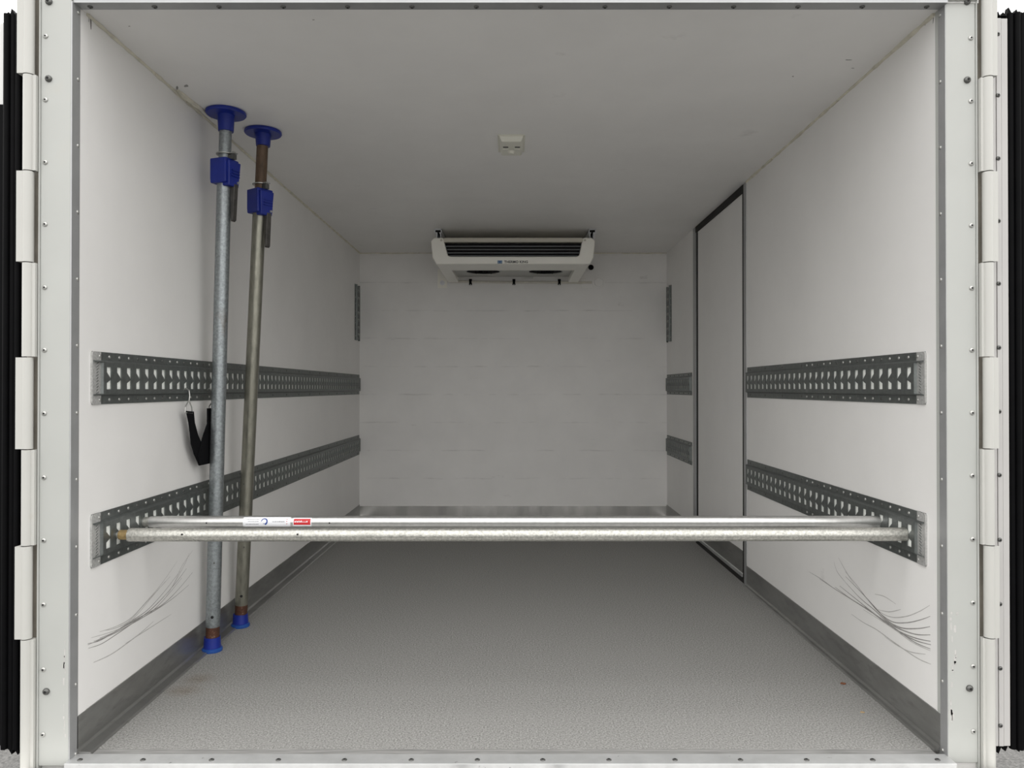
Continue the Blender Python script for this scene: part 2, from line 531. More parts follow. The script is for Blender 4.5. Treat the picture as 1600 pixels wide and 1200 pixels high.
# aluminium angles over the panel ends
al = MB().box(XL - 0.01, XL + 0.003, YF_L + 0.001, 1.871, -0.012, ZC - 0.002).build('trim_6', 'alu')
struct(al, 'riveted aluminium edge strip on the wall with posts', 'edge strip')
for v in (18, 123, 227, 331, 436, 540, 645, 749, 854, 960, 1068, 1176):
    Y = 1.862
    inst('rivet', RIVET, (XL + 0.003, Y, zv(v, Y)), al, (0, math.radians(90), 0))
ar = MB().box(XR - 0.003, XR + 0.01, YF_R + 0.001, 1.884, -0.012, ZC - 0.002).build('trim_7', 'alu')
struct(ar, 'riveted aluminium edge strip on the side-door wall', 'edge strip')
for v in (22, 127, 230, 334, 437, 541, 645, 749, 853, 958, 1063, 1170):
    Y = 1.875
    inst('rivet', RIVET, (XR - 0.003, Y, zv(v, Y)), ar, (0, math.radians(-90), 0))
# header
he = MB().box(XL - 0.083, XR + 0.075, 1.84, 1.90, ZC + 0.004, 2.06).build('trim_8', 'paint', bevel=0.002)
struct(he, 'off-white painted header beam over the rear opening', 'frame header')
ha = MB().box(XL + 0.002, XR - 0.002, 1.842, 1.877, ZC - 0.003, ZC + 0.006).build('trim_9', 'alu')
struct(ha, 'screwed aluminium edge strip along the ceiling', 'edge strip')
for k in range(14):
    u = 139 + k * (1450 - 139) / 13
    Y = 1.862
    inst('screw', DSCREW, ((u - VU) * Y / F, Y, ZC - 0.003), ha, (math.radians(180), 0, 0))
# sill
sa = MB().box(XL, XR, 1.818, 1.868, -0.04, 0.001).build('trim_10', 'sillalu', bevel=0.0015)
struct(sa, 'scratched aluminium threshold strip with dark screws', 'threshold')
for u in (127, 225, 332, 436, 539, 643, 746, 848, 951, 1054, 1156, 1259, 1362, 1463):
    Y = 1.836
    inst('screw', DSCREW, ((u - VU) * Y / F, Y, 0.0005), sa)
si = MB().box(XL - 0.17, XR + 0.16, 1.70, 1.818, -0.22, -0.012).build('trim_11', 'sillpaint', bevel=0.004)
struct(si, 'white painted rear sill beam below the threshold', 'sill')
for u in (720, 874):
    Y = 1.79
    inst('bolt', head_mesh('sill_bolt', 'darksteel', 0.019, 0.008), ((u - VU) * Y / F, Y, -0.012), si)


# ------------------------------------------------------------------ rear doors, folded back along the body
def segs(*b):
    return list(zip(b[:-1], b[1:]))


def hinge_side(sgn, xh, yh, bounds, door, post, xin, xout, first_door=True):
    """alternating knuckles: those of the door carry a leaf outward, those of the post one inward"""
    isd = first_door
    for a, b in segs(*bounds):
        z1, z0 = zv(a, yh), zv(b, yh)
        z1 -= 0.0012; z0 += 0.0012
        mb = MB()
        mb.cyl((xh, yh, z0), (xh, yh, z1), 0.0128, 18)
        if isd:
            x0, x1 = sorted((xh, xout))
            mb.box(x0, x1, yh - 0.010, yh + 0.012, z0, z1)
            mb.build('hinge_knuckle', 'hinge', door, smooth=True)
        else:
            x0, x1 = sorted((xh, xin))
            mb.box(x0, x1, yh - 0.004, yh + 0.012, z0, z1)
            mb.build('hinge_knuckle', 'hinge', post, smooth=True)
        isd = not isd


def gasket_tips(mb, xs, w, y, z, up, seed):
    rnd = random.Random(seed)
    for x in xs:
        h = rnd.uniform(0.008, 0.022)
        k = rnd.uniform(-0.6, 0.6)
        pts = [(x - w, y, z - 0.002 * up), (x + w, y, z - 0.002 * up), (x + w * k, y, z + h * up)]
        mb.prism(pts, (0, 0.014, 0))


ZD0, ZD1 = zv(1168, 1.86), zv(22, 1.86)
# left leaf: seal faces the camera
dl = thing('door_2', (-1.27, 1.87, ZD0), 'white rear door leaf folded back, black ribbed seal beside the posts wall', 'door')
dl['kind'] = 'structure'
MB().box(-1.325, -1.236, 1.885, 2.98, ZD0 + 0.01, ZD1 - 0.005).build('door_panel', 'roofskin', dl, bevel=0.004)
mb = MB()
xs = [-1.246, -1.261, -1.276, -1.291]
for i, x in enumerate(xs):
    mb.cyl((x, 1.872 - (0.004 if i % 2 else 0), ZD0 - 0.004), (x, 1.872 - (0.004 if i % 2 else 0), ZD1 + 0.006), 0.0085, 10)
mb.box(-1.303, -1.235, 1.872, 1.886, ZD0, ZD1)
gasket_tips(mb, xs, 0.008, 1.867, ZD1 + 0.004, 1, 3)
gasket_tips(mb, xs, 0.008, 1.867, ZD0, -1, 5)
mb.box(-1.332, -1.296, 1.872, 1.886, ZD0 + 0.002, zv(162, 1.872))
mb.build('door_seal', 'black', dl, smooth=True)
hinge_side(-1, -1.2095, 1.828, (-40, 116, 267, 410, 558, 702, 852, 997, 1240), dl, pl, -1.1895, -1.233)
# right leaf: aluminium profile with dark screws, then the seal
dr = thing('door_3', (1.25, 1.87, ZD0), 'white rear door leaf folded back, screwed profile and black seal beside side-door wall', 'door')
dr['kind'] = 'structure'
MB().box(1.208, 1.335, 1.885, 2.98, ZD0 + 0.01, ZD1 - 0.005).build('door_panel', 'roofskin', dr, bevel=0.004)
mb = MB()
for a, b, dy in ((1.202, 1.2205, 0.0), (1.2218, 1.2340, -0.001), (1.2353, 1.2515, 0.001)):
    mb.box(a, b, 1.862 + dy, 1.885, zv(1165, 1.86), zv(26, 1.86))
prf = mb.build('edge_profile', 'profile', dr, bevel=0.001)
for v in (52, 148, 247, 345, 443, 543, 643, 742, 843, 943, 1043, 1132):
    u = 1560.8
    inst('screw', head_mesh('profile_screw', 'darksteel', 0.0055, 0.004), (on_y(1.862, u, v).x, 1.862, zv(v, 1.862)), prf, TO_CAM)
mb = MB()
xs = [1.262, 1.277, 1.292, 1.307, 1.322]
for i, x in enumerate(xs):
    yy = 1.870 - (0.005 if i % 2 else 0)
    mb.cyl((x, yy, ZD0 - 0.004), (x, yy, ZD1 + 0.008), 0.0085, 10)
mb.box(1.252, 1.336, 1.872, 1.886, ZD0, ZD1 + 0.004)
mb.box(1.206, 1.256, 1.874, 1.886, ZD1 - 0.012, ZD1 + 0.003)
gasket_tips(mb, [1.211, 1.228, 1.244] + xs, 0.008, 1.868, ZD1 + 0.004, 1, 9)
gasket_tips(mb, [1.211, 1.228, 1.244] + xs, 0.009, 1.872, ZD0 + 0.002, -1, 11)
mb.build('door_seal', 'black', dr, smooth=True)
hinge_side(1, 1.186, 1.842, (-40, 120, 268, 410, 558, 701, 851, 995, 1240), dr, pr, 1.1675, 1.2055)


# ------------------------------------------------------------------ cargo rails
PITCH = 0.0515
W2, H2, Q = 0.0115, 0.0300, 0.043


def rail(name, frame, s0, s1, label, group, near_plate=True, nrows=16):
    """frame(s, t, n) -> world point; s along the rail, t across it, n away from the wall"""
    base = frame((s0 + s1) / 2, 0, 0)
    root = thing(name, base, label, 'cargo rail', group)
    hs = s0 + (0.038 if near_plate else 0.012)       # start of the raised section
    he_ = s1 - 0.012
    n1 = 0.014; th = 0.0022
    mb = MB()
    # flanges, webs
    for sg in (-1, 1):
        P = [(0.070, 0.0), (0.070, 0.003), (0.048, 0.003), (Q, n1), (Q - 0.001, n1 - th), (0.046, 0.0)]
        mb.rings([[frame(s, sg * t, n) for t, n in P] for s in (s0, s1)])
    # plate with slots
    fs = hs + 0.022 if near_plate else hs + PITCH / 2
    cnt = int((he_ - (fs - PITCH / 2)) / PITCH)
    p = PITCH / 2
    hole = [(-W2, -H2), (W2, -H2), (W2, H2), (-W2, H2), (-W2, 0.016), (0.0, 0.006), (W2 - 0.0012, -0.003), (0.0, -0.008), (-W2, -0.013)]
    outer = [(-p, -Q), (p, -Q), (p, Q), (-p, Q), (-p, 0.016), (-p, 0.006), (-p, -0.003), (-p, -0.008), (-p, -0.013)]
    k = len(hole)
    for i in range(cnt):
        c = fs + i * PITCH
        vs = [frame(c + a, b, n1) for a, b in outer] + [frame(c + a, b, n1) for a, b in hole] + \
             [frame(c + a, b, n1 - th) for a, b in hole]
        fc = []
        for j in range(k):
            j2 = (j + 1) % k
            fc.append((j, j2, j2 + k, j + k))
            fc.append((j + k, j2 + k, j2 + 2 * k, j + 2 * k))
        mb.add(vs, fc)
    for a, b in ((hs, fs - p), (fs - p + cnt * PITCH, he_)):
        if b > a + 0.001:
            mb.add([frame(a, -Q, n1), frame(b, -Q, n1), frame(b, Q, n1), frame(a, Q, n1)], [(0, 1, 2, 3)])
    # sloped closing of the raised section at both ends
    for a, b in ((hs, hs - 0.006), (he_, he_ + 0.006)):
        mb.add([frame(a, -Q, n1), frame(a, Q, n1), frame(b, Q + 0.004, 0.002), frame(b, -Q - 0.004, 0.002)], [(0, 1, 2, 3)])
    pf = mb.build('perforated_profile', 'galv', root)
    # added pale strip behind the plate, so that the slots show bright
    vs = [frame(a, b, n) for n in (0.0015, 0.0102) for a, b in ((hs + 0.004, -Q + 0.006), (he_ - 0.004, -Q + 0.006), (he_ - 0.004, Q - 0.006), (hs + 0.004, Q - 0.006))]
    MB().add(vs, [(0, 1, 2, 3), (4, 5, 6, 7), (0, 1, 5, 4), (1, 2, 6, 5), (2, 3, 7, 6), (3, 0, 4, 7)]).build('slot_brightener', 'slotbright', pf)
    if near_plate:
        r = 0.008; pts = []
        e0, e1 = s0 - 0.004, s0 + 0.036
        for cx, cy, a0 in ((e0 + r, -0.070 + r, 180), (e1, -0.070, None), (e1, 0.070, None), (e0 + r, 0.070 - r, 90)):
            if a0 is None:
                pts.append((cx, cy))
            else:
                for q in range(5):
                    a = math.radians(a0 + q * 22.5)
                    pts.append((cx + r * math.cos(a), cy + r * math.sin(a)))
        pl_ = MB().rings([[frame(a, b, 0.0) for a, b in pts], [frame(a, b, 0.0055) for a, b in pts]]).build('end_plate', 'galvlight', root)
        # stamped slanted marks
        mk = MB()
        for q in range(11):
            t0 = -0.042 + q * 0.0078
            sc = s0 + 0.017
            dx = 0.004 if q % 3 else 0.0055
            mk.rings([[frame(sc - dx, t0, 0.005), frame(sc - dx + 0.002, t0, 0.005), frame(sc + dx + 0.002, t0 + 0.005, 0.005), frame(sc + dx, t0 + 0.005, 0.005)],
                      [frame(sc - dx, t0, 0.0066), frame(sc - dx + 0.002, t0, 0.0066), frame(sc + dx + 0.002, t0 + 0.005, 0.0066), frame(sc + dx, t0 + 0.005, 0.0066)]])
        mk.build('stamped_marks', 'galv', pl_)
    # rivets
    nrm = (Vector(frame(s0, 0, 1)) - Vector(frame(s0, 0, 0))).normalized()
    rot = nrm.to_track_quat('Z', 'Y').to_euler()
    i = 0
    s = s0 + 0.030
    while s < s1 - 0.01:
        if i < nrows or i % 4 == 0:
            big = (i < 2 and near_plate)
            for sg in (-1, 1):
                me = RIVET_L if (big or i % 3 != 1) else RIVET_D
                if i >= nrows: me = RIVET_D
                inst('rivet', me, frame(s, sg * 0.058, 0.0025 if i else 0.005), root, rot)
        i += 1
        s += PITCH * 0.98 if near_plate else 0.045
    return root


RIVET_L = head_mesh('bright_rivet', 'steel', 0.0046, 0.003, socket=False, seg=8)
RIVET_D = head_mesh('dark_rivet', 'darksteel', 0.0046, 0.0025, socket=False, seg=8)


def fL(zc):
    return lambda s, t, n: Vector((XL + n, s, zc + t))


def fR(zc):
    return lambda s, t, n: Vector((XR - n, s, zc + t))


ZU, ZLO = 0.953, 0.524
G1 = 'perforated cargo rails on the side walls'
rail('cargo_rail', fL(ZU), 1.930, 5.25, 'long perforated steel rail with strap hook, higher one behind the upright posts', G1)
rail('cargo_rail', fL(ZLO), 1.930, 5.25, 'long perforated steel rail, lower one behind the upright posts', G1)
rail('cargo_rail', fR(ZU), 1.950, 3.440, 'perforated steel rail, higher one between rear frame and side door', G1)
rail('cargo_rail', fR(ZLO), 1.950, 3.440, 'perforated steel rail holding the horizontal bars beside the side door', G1)
rail('cargo_rail', fR(ZU), 4.520, 5.250, 'short perforated steel rail, higher one between side door and bulkhead', G1, near_plate=False)
rail('cargo_rail', fR(ZLO), 4.520, 5.250, 'short perforated steel rail, lower one between side door and bulkhead', G1, near_plate=False)
rail('cargo_rail', lambda s, t, n: Vector((XL + n, 5.175 + t, s)), 1.262, 1.653,
     'short upright perforated rail by the bulkhead, on the posts wall', 'upright rails by the bulkhead', near_plate=False)
rail('cargo_rail', lambda s, t, n: Vector((XR - n, 5.175 + t, s)), 1.252, 1.645,
     'short upright perforated rail by the bulkhead, on the side-door wall', 'upright rails by the bulkhead', near_plate=False)


# ------------------------------------------------------------------ upright telescopic posts
def post(base, top, zn, zring, zb1, zb0, tube, inner, label, turn):
    """base on the floor, top at the ceiling; heights: neck end, ring, clamp top, clamp bottom"""
    bx, by, _ = base
    root = thing('cargo_post', base, label, 'cargo post', 'upright telescopic cargo posts')
    B, T = Vector(base), Vector(top)
    ax = (T - B)

    def at(z):
        return B + ax * ((z - B.z) / ax.z)
    # blue foot
    ft = MB().lathe(B, B + Vector((0, 0, 1)), [(0.012, 0.0295), (0.020, 0.0290), (0.050, 0.0270)], 28).build('foot_cup', 'blue', root, smooth=True)
    MB().lathe(B, B + Vector((0, 0, 1)), [(0, 0.0335), (0.004, 0.0350), (0.010, 0.0345), (0.013, 0.030)], 28).build('foot_flange', 'bluelight', ft, smooth=True)
    MB().cyl(at(0.045), at(0.090), 0.0232, 24).build('rusty_sleeve', 'rust', root, smooth=True)
    lt = MB().cyl(at(0.087), at(zb0 + 0.02), 0.0242, 28).build('outer_tube', tube, root, smooth=True)
    it = MB().cyl(at(zb0), at(zn + 0.02), 0.0208, 24).build('inner_tube', inner, root, smooth=True)
    # holes with a rim on the side facing the opening
    for z, dx, r in ((0.125, 0.006, 0.0052), (0.315, 0.008, 0.0030), (0.56, -0.004, 0.0022)):
        c = at(z)
        p = Vector((c.x + dx, c.y - math.sqrt(0.0242 ** 2 - dx * dx) + 0.001, z))
        MB().cyl(p, p + Vector((dx * 8, -1, 0)).normalized() * 0.0016, r, 12).build('pin_hole', 'hole' if r > 0.004 else 'darksteel', lt)
    # top disc and neck
    MB().lathe(T, T - Vector((0, 0, 1)), [(0, 0.064), (0.002, 0.067), (0.009, 0.068), (0.013, 0.065), (0.0135, 0.020)], 40).build('top_pad', 'blue', root, smooth=True)
    L = T.z - zn
    MB().lathe(T, T - Vector((0, 0, 1)), [(0.012, 0.0290), (0.024, 0.0280), (L, 0.0255)], 28).build('pad_neck', 'blue', root, smooth=True)
    # clamp housing, turned on the tube
    c0 = at((zb0 + zb1) / 2)
    R = Matrix.Rotation(math.radians(turn), 3, 'Z')

    def loc(x, y, z):
        return c0 + R @ Vector((x, y, z))
    hh = (zb1 - zb0) / 2
    cl = thing_part('clamp', root, c0)
    a = 0.034
    prof = [(-a, -a), (a, -a), (a, a), (-a, a)]
    body = MB()
    body.rings([[loc(x * 0.97, y * 0.97, -hh) for x, y in prof], [loc(x, y, -hh * 0.6) for x, y in prof], [loc(x, y, hh) for x, y in prof]])
    bo = body.build('clamp_body', 'blue', cl, bevel=0.004)
    ch = MB()
    ch.rings([[loc(x, y, -hh - 0.010) for x, y in ((0.012, -0.024), (0.040, -0.022), (0.040, 0.026), (0.012, 0.028))],
              [loc(x, y, hh * 0.75) for x, y in ((0.012, -0.030), (0.046, -0.028), (0.046, 0.030), (0.012, 0.032))]])
    ch.build('lever_housing', 'blue', cl, bevel=0.003)
    for z in (-0.020, -0.010, 0.000):
        xo = 0.0445 + 0.06 * (z + 0.01)
        MB().add([loc(x, y, z + dz) for x, y in ((xo - 0.004, -0.014), (xo + 0.0022, -0.014), (xo + 0.0022, 0.024), (xo - 0.004, 0.024)) for dz in (0, 0.003)],
                 [(0, 1, 3, 2), (2, 3, 5, 4), (4, 5, 7, 6), (6, 7, 1, 0), (0, 2, 4, 6), (1, 3, 5, 7)]).build('rib', 'blue', cl)
    MB().cyl(loc(0.040, 0.018, -hh + 0.006), loc(0.0455, 0.018, -hh + 0.006), 0.0045, 12).build('pivot_pin', 'steel', cl, smooth=True)
    # lever
    MB().prism([loc(0.020, 0.002, -hh), loc(0.042, 0.002, -hh), loc(0.034, 0.002, -hh - 0.125), loc(0.024, 0.004, -hh - 0.130)],
               R @ Vector((0, 0.020, 0))).build('lever', 'darkbar', cl, bevel=0.002)
    # ring plate, nut and bolt over the clamp
    cr = at(zring)
    MB().lathe(cr, cr + Vector((0, 0, 1)), [(0, 0.021), (0, 0.030), (0.003, 0.030), (0.003, 0.021)], 24).build('ring_plate', 'steel', root)
    MB().prism([loc(0.012, -0.012, zring - c0.z), loc(0.050, -0.010, zring - c0.z), loc(0.050, 0.010, zring - c0.z), loc(0.012, 0.012, zring - c0.z)],
               (0, 0, 0.003)).build('ring_tab', 'steel', root)
    MB().cyl(loc(0.040, 0, zring - c0.z - 0.020), loc(0.040, 0, zring - c0.z + 0.006), 0.0065, 6).build('nut', 'darksteel', root)
    MB().prism([loc(0.022, -0.008, hh - 0.002), loc(0.046, -0.008, hh - 0.002), loc(0.046, 0.008, hh - 0.002), loc(0.022, 0.008, hh - 0.002)],
               (0, 0, zring - zb1 - 0.001)).build('lever_head', 'darksteel', root)
    return root


def thing_part(name, parent, loc):
    o = bpy.data.objects.new(name, None)
    o.empty_display_size = 0.03
    COL.objects.link(o)
    o.parent = parent
    o.location = Vector(loc) - wloc(parent)
    return o


M['darkbar'] = mat('dark_lever_steel', (0.075, 0.07, 0.065), 0.4, metal=0.4, var=0.4, vscale=30)

post((-1.0665, 2.602, 0.0), (-1.013, 2.578, ZC), CAMZ + 0.902, CAMZ + 0.820, CAMZ + 0.803, CAMZ + 0.716,
     'tube', 'tube', 'upright telescopic post with grey upper tube, nearer the opening', -20)
post((-1.066, 2.868, 0.0), (-0.949, 2.772, ZC), CAMZ + 0.914, CAMZ + 0.770, CAMZ + 0.752, CAMZ + 0.662,
     'tubeolive', 'rustlight', 'upright telescopic post with rust-brown upper tube, deeper in the box', -36)


# ------------------------------------------------------------------ horizontal bars
def bar_front():
    A, B = Vector((-1.012 - 0.0, 2.035, 0.521)), Vector((1.0755, 2.030, 0.5235))
    root = thing('cargo_bar', (A + B) / 2, 'speckled galvanised bar with brass-coloured end, nearest the opening', 'cargo bar', 'horizontal cargo bars')
    xa = (203 - VU) * 2.035 / F
    A = Vector((xa, 2.035, 0.521))
    ou = MB().cyl(A, B, 0.0183, 32).build('outer_tube', 'bar', root, smooth=True)
    MB().cyl((xa - 0.026, 2.035, 0.521), (xa + 0.004, 2.035, 0.521), 0.0135, 24).build('brass_collar', 'brass', root, smooth=True)
    MB().cyl((XL + 0.0105, 2.035, 0.521), (xa - 0.02, 2.035, 0.521), 0.0095, 16).build('end_pin', 'steel', root, smooth=True)
    MB().cyl((1.07, 2.030, 0.5235), (XR - 0.0105, 2.030, 0.5235), 0.0105, 16).build('end_pin', 'steel', root, smooth=True)
    for u, v in ((286, 836), (466, 836), (1409, 841)):
        x = (u - VU) * 2.02 / F
        a = math.radians(12 - (v - 836) * 6)
        p = Vector((x, 2.033 - math.cos(a) * 0.0178, 0.522 + math.sin(a) * 0.0178))
        MB().cyl(p, p + Vector((0, -math.cos(a), math.sin(a))) * 0.001, 0.0026, 10).build('pin_hole', 'hole', ou)


def bar_rear():
    Y, Z = 2.182, 0.530
    root = thing('cargo_bar', (0, Y, Z), 'smooth shiny bar with white and red stickers, just behind the speckled bar', 'cargo bar', 'horizontal cargo bars')
    r = 0.0178
    xa = (255 - VU) * Y / F
    xb = 1.0755
    ou = MB().cyl((xa, Y, Z), (xb, Y, Z), r, 40).build('outer_tube', 'barclean', root, smooth=True)
    MB().cyl(((236 - VU) * Y / F, Y, Z), (xa + 0.01, Y, Z), 0.0168, 28).build('inner_tube', 'barclean', root, smooth=True)
    MB().cyl(((224 - VU) * Y / F, Y, Z), ((236 - VU) * Y / F + 0.01, Y, Z), 0.0145, 24).build('end_collar', 'bar', root, smooth=True)
    MB().cyl((XL + 0.0105, Y, Z), ((224 - VU) * Y / F + 0.01, Y, Z), 0.0095, 16).build('end_pin', 'steel', root, smooth=True)
    MB().cyl((xb - 0.004, Y, Z), (XR - 0.0105, Y, Z), 0.0105, 16).build('end_pin', 'steel', root, smooth=True)
    px = (Y - r) / F                     # metres per pixel of length on the tube's front

    def cyl_pt(x, q, d):
        """q: metres along the circumference above the point facing the opening"""
        a = q / r + math.radians(12)
        return Vector((x, Y - (r + d) * math.cos(a), Z + (r + d) * math.sin(a)))

    def patch(name, m, x0, x1, q0, q1, d, parent, n=10):
        mb = MB()
        qs = [q0 + (q1 - q0) * i / n for i in range(n + 1)]
        mb.rings([[cyl_pt(x0, q, d) for q in qs], [cyl_pt(x1, q, d) for q in qs]], caps=False, close=False)
        o = mb.build(name, m, parent, smooth=True)
        return o

    def X(u):
        return (u - VU) * px
    st = patch('white_sticker', 'sticker', X(380), X(454), -0.0150, 0.0150, 0.0004, root)
    mk = MB()

    def addpatch(mb, x0, x1, q0, q1, d, n=2):
        qs = [q0 + (q1 - q0) * i / n for i in range(n + 1)]
        mb.rings([[cyl_pt(x0, q, d) for q in qs], [cyl_pt(x1, q, d) for q in qs]], caps=False, close=False)
    rnd = random.Random(4)
    # three lines of small print, the line of code and the tick marks (too small to read)
    for q, h, u0, u1 in ((0.0062, 0.0009, 385.5, 405), (0.0, 0.0011, 388, 405), (-0.0078, 0.0016, 384.5, 405), (-0.0008, 0.0016, 426, 445)):
        u = u0
        while u < u1:
            w = rnd.uniform(0.5, 1.2)
            addpatch(mk, X(u), X(min(u + w, u1)), q, q + h * rnd.uniform(0.7, 1.2), 0.0007)
            u += w + rnd.uniform(0.25, 0.7)
    mk.build('small_print', 'ink', st)
    mk = MB()
    for q in (0.0065, 0.0, -0.0065):
        addpatch(mk, X(447.5), X(449.5), q, q + 0.0014, 0.0007)
    mk.build('tick_marks', 'inkred', st)
    # blue open ring
    mk = MB()
    cx = X(413.5); R1, R0 = 0.0098, 0.0070
    n = 28
    ang = [math.radians(175 - 255 * i / n) for i in range(n + 1)]
    for i in range(n):
        t0, t1 = i / n, (i + 1) / n
        ri0, ri1 = R1 - 0.0020 - 0.0028 * t0, R1 - 0.0020 - 0.0028 * t1
        a0, a1 = ang[i], ang[i + 1]
        mk.add([cyl_pt(cx + R1 * math.cos(a0), R1 * math.sin(a0), 0.0008), cyl_pt(cx + R1 * math.cos(a1), R1 * math.sin(a1), 0.0008),
                cyl_pt(cx + ri1 * math.cos(a1), ri1 * math.sin(a1), 0.0008), cyl_pt(cx + ri0 * math.cos(a0), ri0 * math.sin(a0), 0.0008)], [(0, 1, 2, 3)])
    addpatch(mk, cx - 0.004, cx + 0.003, -0.0062, -0.0048, 0.0008)
    mk.build('blue_ring_logo', 'inkblue', st)
    sr = patch('red_sticker', 'sticker', X(458), X(487), -0.0140, 0.0120, 0.0004, root)
    patch('red_field', 'inkred', X(459.3), X(485.3), -0.0090, 0.0085, 0.0007, sr)
    mk = MB()
    u = 460.5
    for w, h in ((2.0, .0032), (.8, .0045), (2.0, .0032), (.8, .0050), (1.6, .0034), (1.4, .0048), (.8, .0020), (.8, .0022), (.9, .0020), (.8, .0020), (.8, .0022), (1.6, .0040)):
        addpatch(mk, X(u), X(u + w), -0.0020, -0.0020 + h, 0.001)
        u += w + 0.55
    mk.build('white_lettering', 'sticker', sr)
    for uu in (323, 515):
        p = cyl_pt(X(uu), -0.004, -0.0003)
        MB().cyl(p, p + Vector((0, -0.0012, 0)), 0.0022, 10).build('pin_hole', 'hole', ou)


M['brass'] = mat('brassy_collar', (0.42, 0.30, 0.14), 0.4, metal=0.6, var=0.35, vscale=60)
bar_front()
bar_rear()

# ------------------------------------------------------------------ lashing strap on the upper left rail
XS = -1.082
st = thing('lashing_strap', on_x(XS, 312, 727), 'black webbing strap hanging folded from wire hooks on the rail', 'strap')


def flat(poly, X, th, name, m, parent):
    return MB().prism([on_x(X, u, v) for u, v in poly], (th, 0, 0)).build(name, m, parent, bevel=0.0008)


flat([(290, 642), (301.5, 643), (303, 660), (308, 679), (316, 697), (324, 712), (327, 724), (310.5, 727.5), (303, 710), (298, 694), (296, 676), (294, 660)],
     XS, 0.004, 'webbing_leg', 'fabric', st)
flat([(323, 638), (333, 637.5), (336, 660), (338, 690), (331, 723), (312, 727), (309, 714), (313, 694), (318, 676), (323, 662)],
     XS + 0.005, 0.004, 'webbing_leg', 'fabric', st)
MB().tube([on_x(XS + 0.002, u, v) for u, v in ((289.5, 644), (289.8, 636), (295, 625.5), (299.5, 636), (300.5, 646), (289.5, 644.5))], 0.0021, 8).build('wire_ring', 'steel', st, smooth=True)
MB().tube([on_x(XS + 0.007, u, v) for u, v in ((326.3, 641), (327, 635), (331, 629), (335, 633), (336, 641))], 0.0021, 8).build('wire_ring', 'darksteel', st, smooth=True)
hk = [on_x(XS + 0.002, 295.3, 628), on_x(XS + 0.001, 296.5, 618), on_x(XS - 0.001, 295.5, 610), on_x(XS - 0.004, 291, 606.5), on_x(XS - 0.014, 287, 609)]
MB().tube(hk, 0.0021, 8).build('wire_hook', 'steel', st, smooth=True)
hk = [on_x(XS + 0.007, 331, 630), on_x(XS + 0.004, 332, 618), on_x(XS, 331, 610), on_x(XS - 0.004, 327, 607), on_x(XS - 0.014, 324, 609)]
MB().tube(hk, 0.0021, 8).build('wire_hook', 'steel', st, smooth=True)

# ------------------------------------------------------------------ cooling unit under the ceiling
YU = 4.47
k = YU / F
un = thing('cooling_unit', (-0.01, 4.87, ZC - 0.21), 'ivory evaporator unit with dark slatted grille under the ceiling', 'cooling unit')


def U(u, v):
    return ((u - VU) * k, CAMZ - (v - VV) * k)


zt = U(0, 371)[1]; zb = U(0, 412.5)[1]; zg1 = U(0, 378)[1]; zg0 = U(0, 400.5)[1]
XA, XB = U(673, 0)[0], U(930, 0)[0]            # top corners
XA2, XB2 = U(679, 0)[0], U(924, 0)[0]          # bottom corners
GA, GB = U(694, 0)[0], U(909.5, 0)[0]
GA2, GB2 = U(698.5, 0)[0], U(906, 0)[0]
# bezel: U-shaped front with rounded corners in the opening
pts = [(XA + 0.02, zt), (XA, zt - 0.02), (XA + 0.009, zb + 0.04), (XA2 + 0.008, zb), (XB2 - 0.008, zb), (XB - 0.009, zb + 0.04), (XB, zt - 0.02), (XB - 0.02, zt),
       (GB + 0.006, zt), (GB, zg1)]
for q in range(6):
    a = math.radians(-90 * q / 5)
    pts.append((GB2 - 0.022 + 0.022 * math.cos(a), zg0 + 0.022 + 0.022 * math.sin(a)))
for q in range(6):
    a = math.radians(-90 - 90 * q / 5)
    pts.append((GA2 + 0.022 + 0.022 * math.cos(a), zg0 + 0.022 + 0.022 * math.sin(a)))
pts += [(GA, zg1), (GA - 0.006, zt)]
MB().prism([(x, YU, z) for x, z in pts], (0, 0.05, 0)).build('front_bezel', 'unit', un, bevel=0.007, seg=3)
MB().box(GA - 0.004, GB + 0.004, YU - 0.001, YU + 0.03, zg1, zt - 0.001).build('grille_trim', 'unittrim', un, bevel=0.002)
MB().box(GA - 0.006, GB + 0.006, YU + 0.052, YU + 0.06, zg0 - 0.004, zg1).build('coil_backing', 'hole', un)
for v in (383.8, 389.0, 394.2, 399.0):
    z = U(0, v)[1]
    f_ = (v - 378) / 22.0
    MB().box(GA + (GA2 - GA) * f_ + 0.001, GB + (GB2 - GB) * f_ - 0.001, YU + 0.012, YU + 0.030, z - 0.0012, z + 0.0012).build('grille_slat', 'slat', un)
for x in (GA - 0.018, GB + 0.018):
    MB().cyl((x, YU + 0.002, zt - 0.016), (x, YU - 0.003, zt - 0.016), 0.007, 12).build('housing_screw', 'unittrim', un, smooth=True)
# casing: top, sides, underside frame (skirts) open to the fans
zdeck = CAMZ + 0.800
MB().box(XA + 0.01, XB - 0.01, YU + 0.05, YB - 0.02, zt - 0.02, zt - 0.004).build('top_cover', 'unit', un, bevel=0.003)
for s, x0, x1, ca, cb in ((1, XA + 0.006, XA + 0.03, XA2 + 0.012, XA2 + 0.085), (-1, XB - 0.03, XB - 0.006, XB2 - 0.085, XB2 - 0.012)):
    o = MB()
    if s == 1:
        poly = [(x0, zt - 0.01), (x1, zt - 0.01), (cb, zb + 0.03), (cb, zb), (ca, zb), (x0 + 0.008, zb + 0.05)]
    else:
        poly = [(x1, zt - 0.01), (x0, zt - 0.01), (ca, zb + 0.03), (ca, zb), (cb, zb), (x1 - 0.008, zb + 0.05)]
    o.prism([(x, YU + 0.045, z) for x, z in poly], (0, YB - 0.03 - YU - 0.045, 0))
    o.build('side_panel', 'unit', un, bevel=0.006, seg=3)
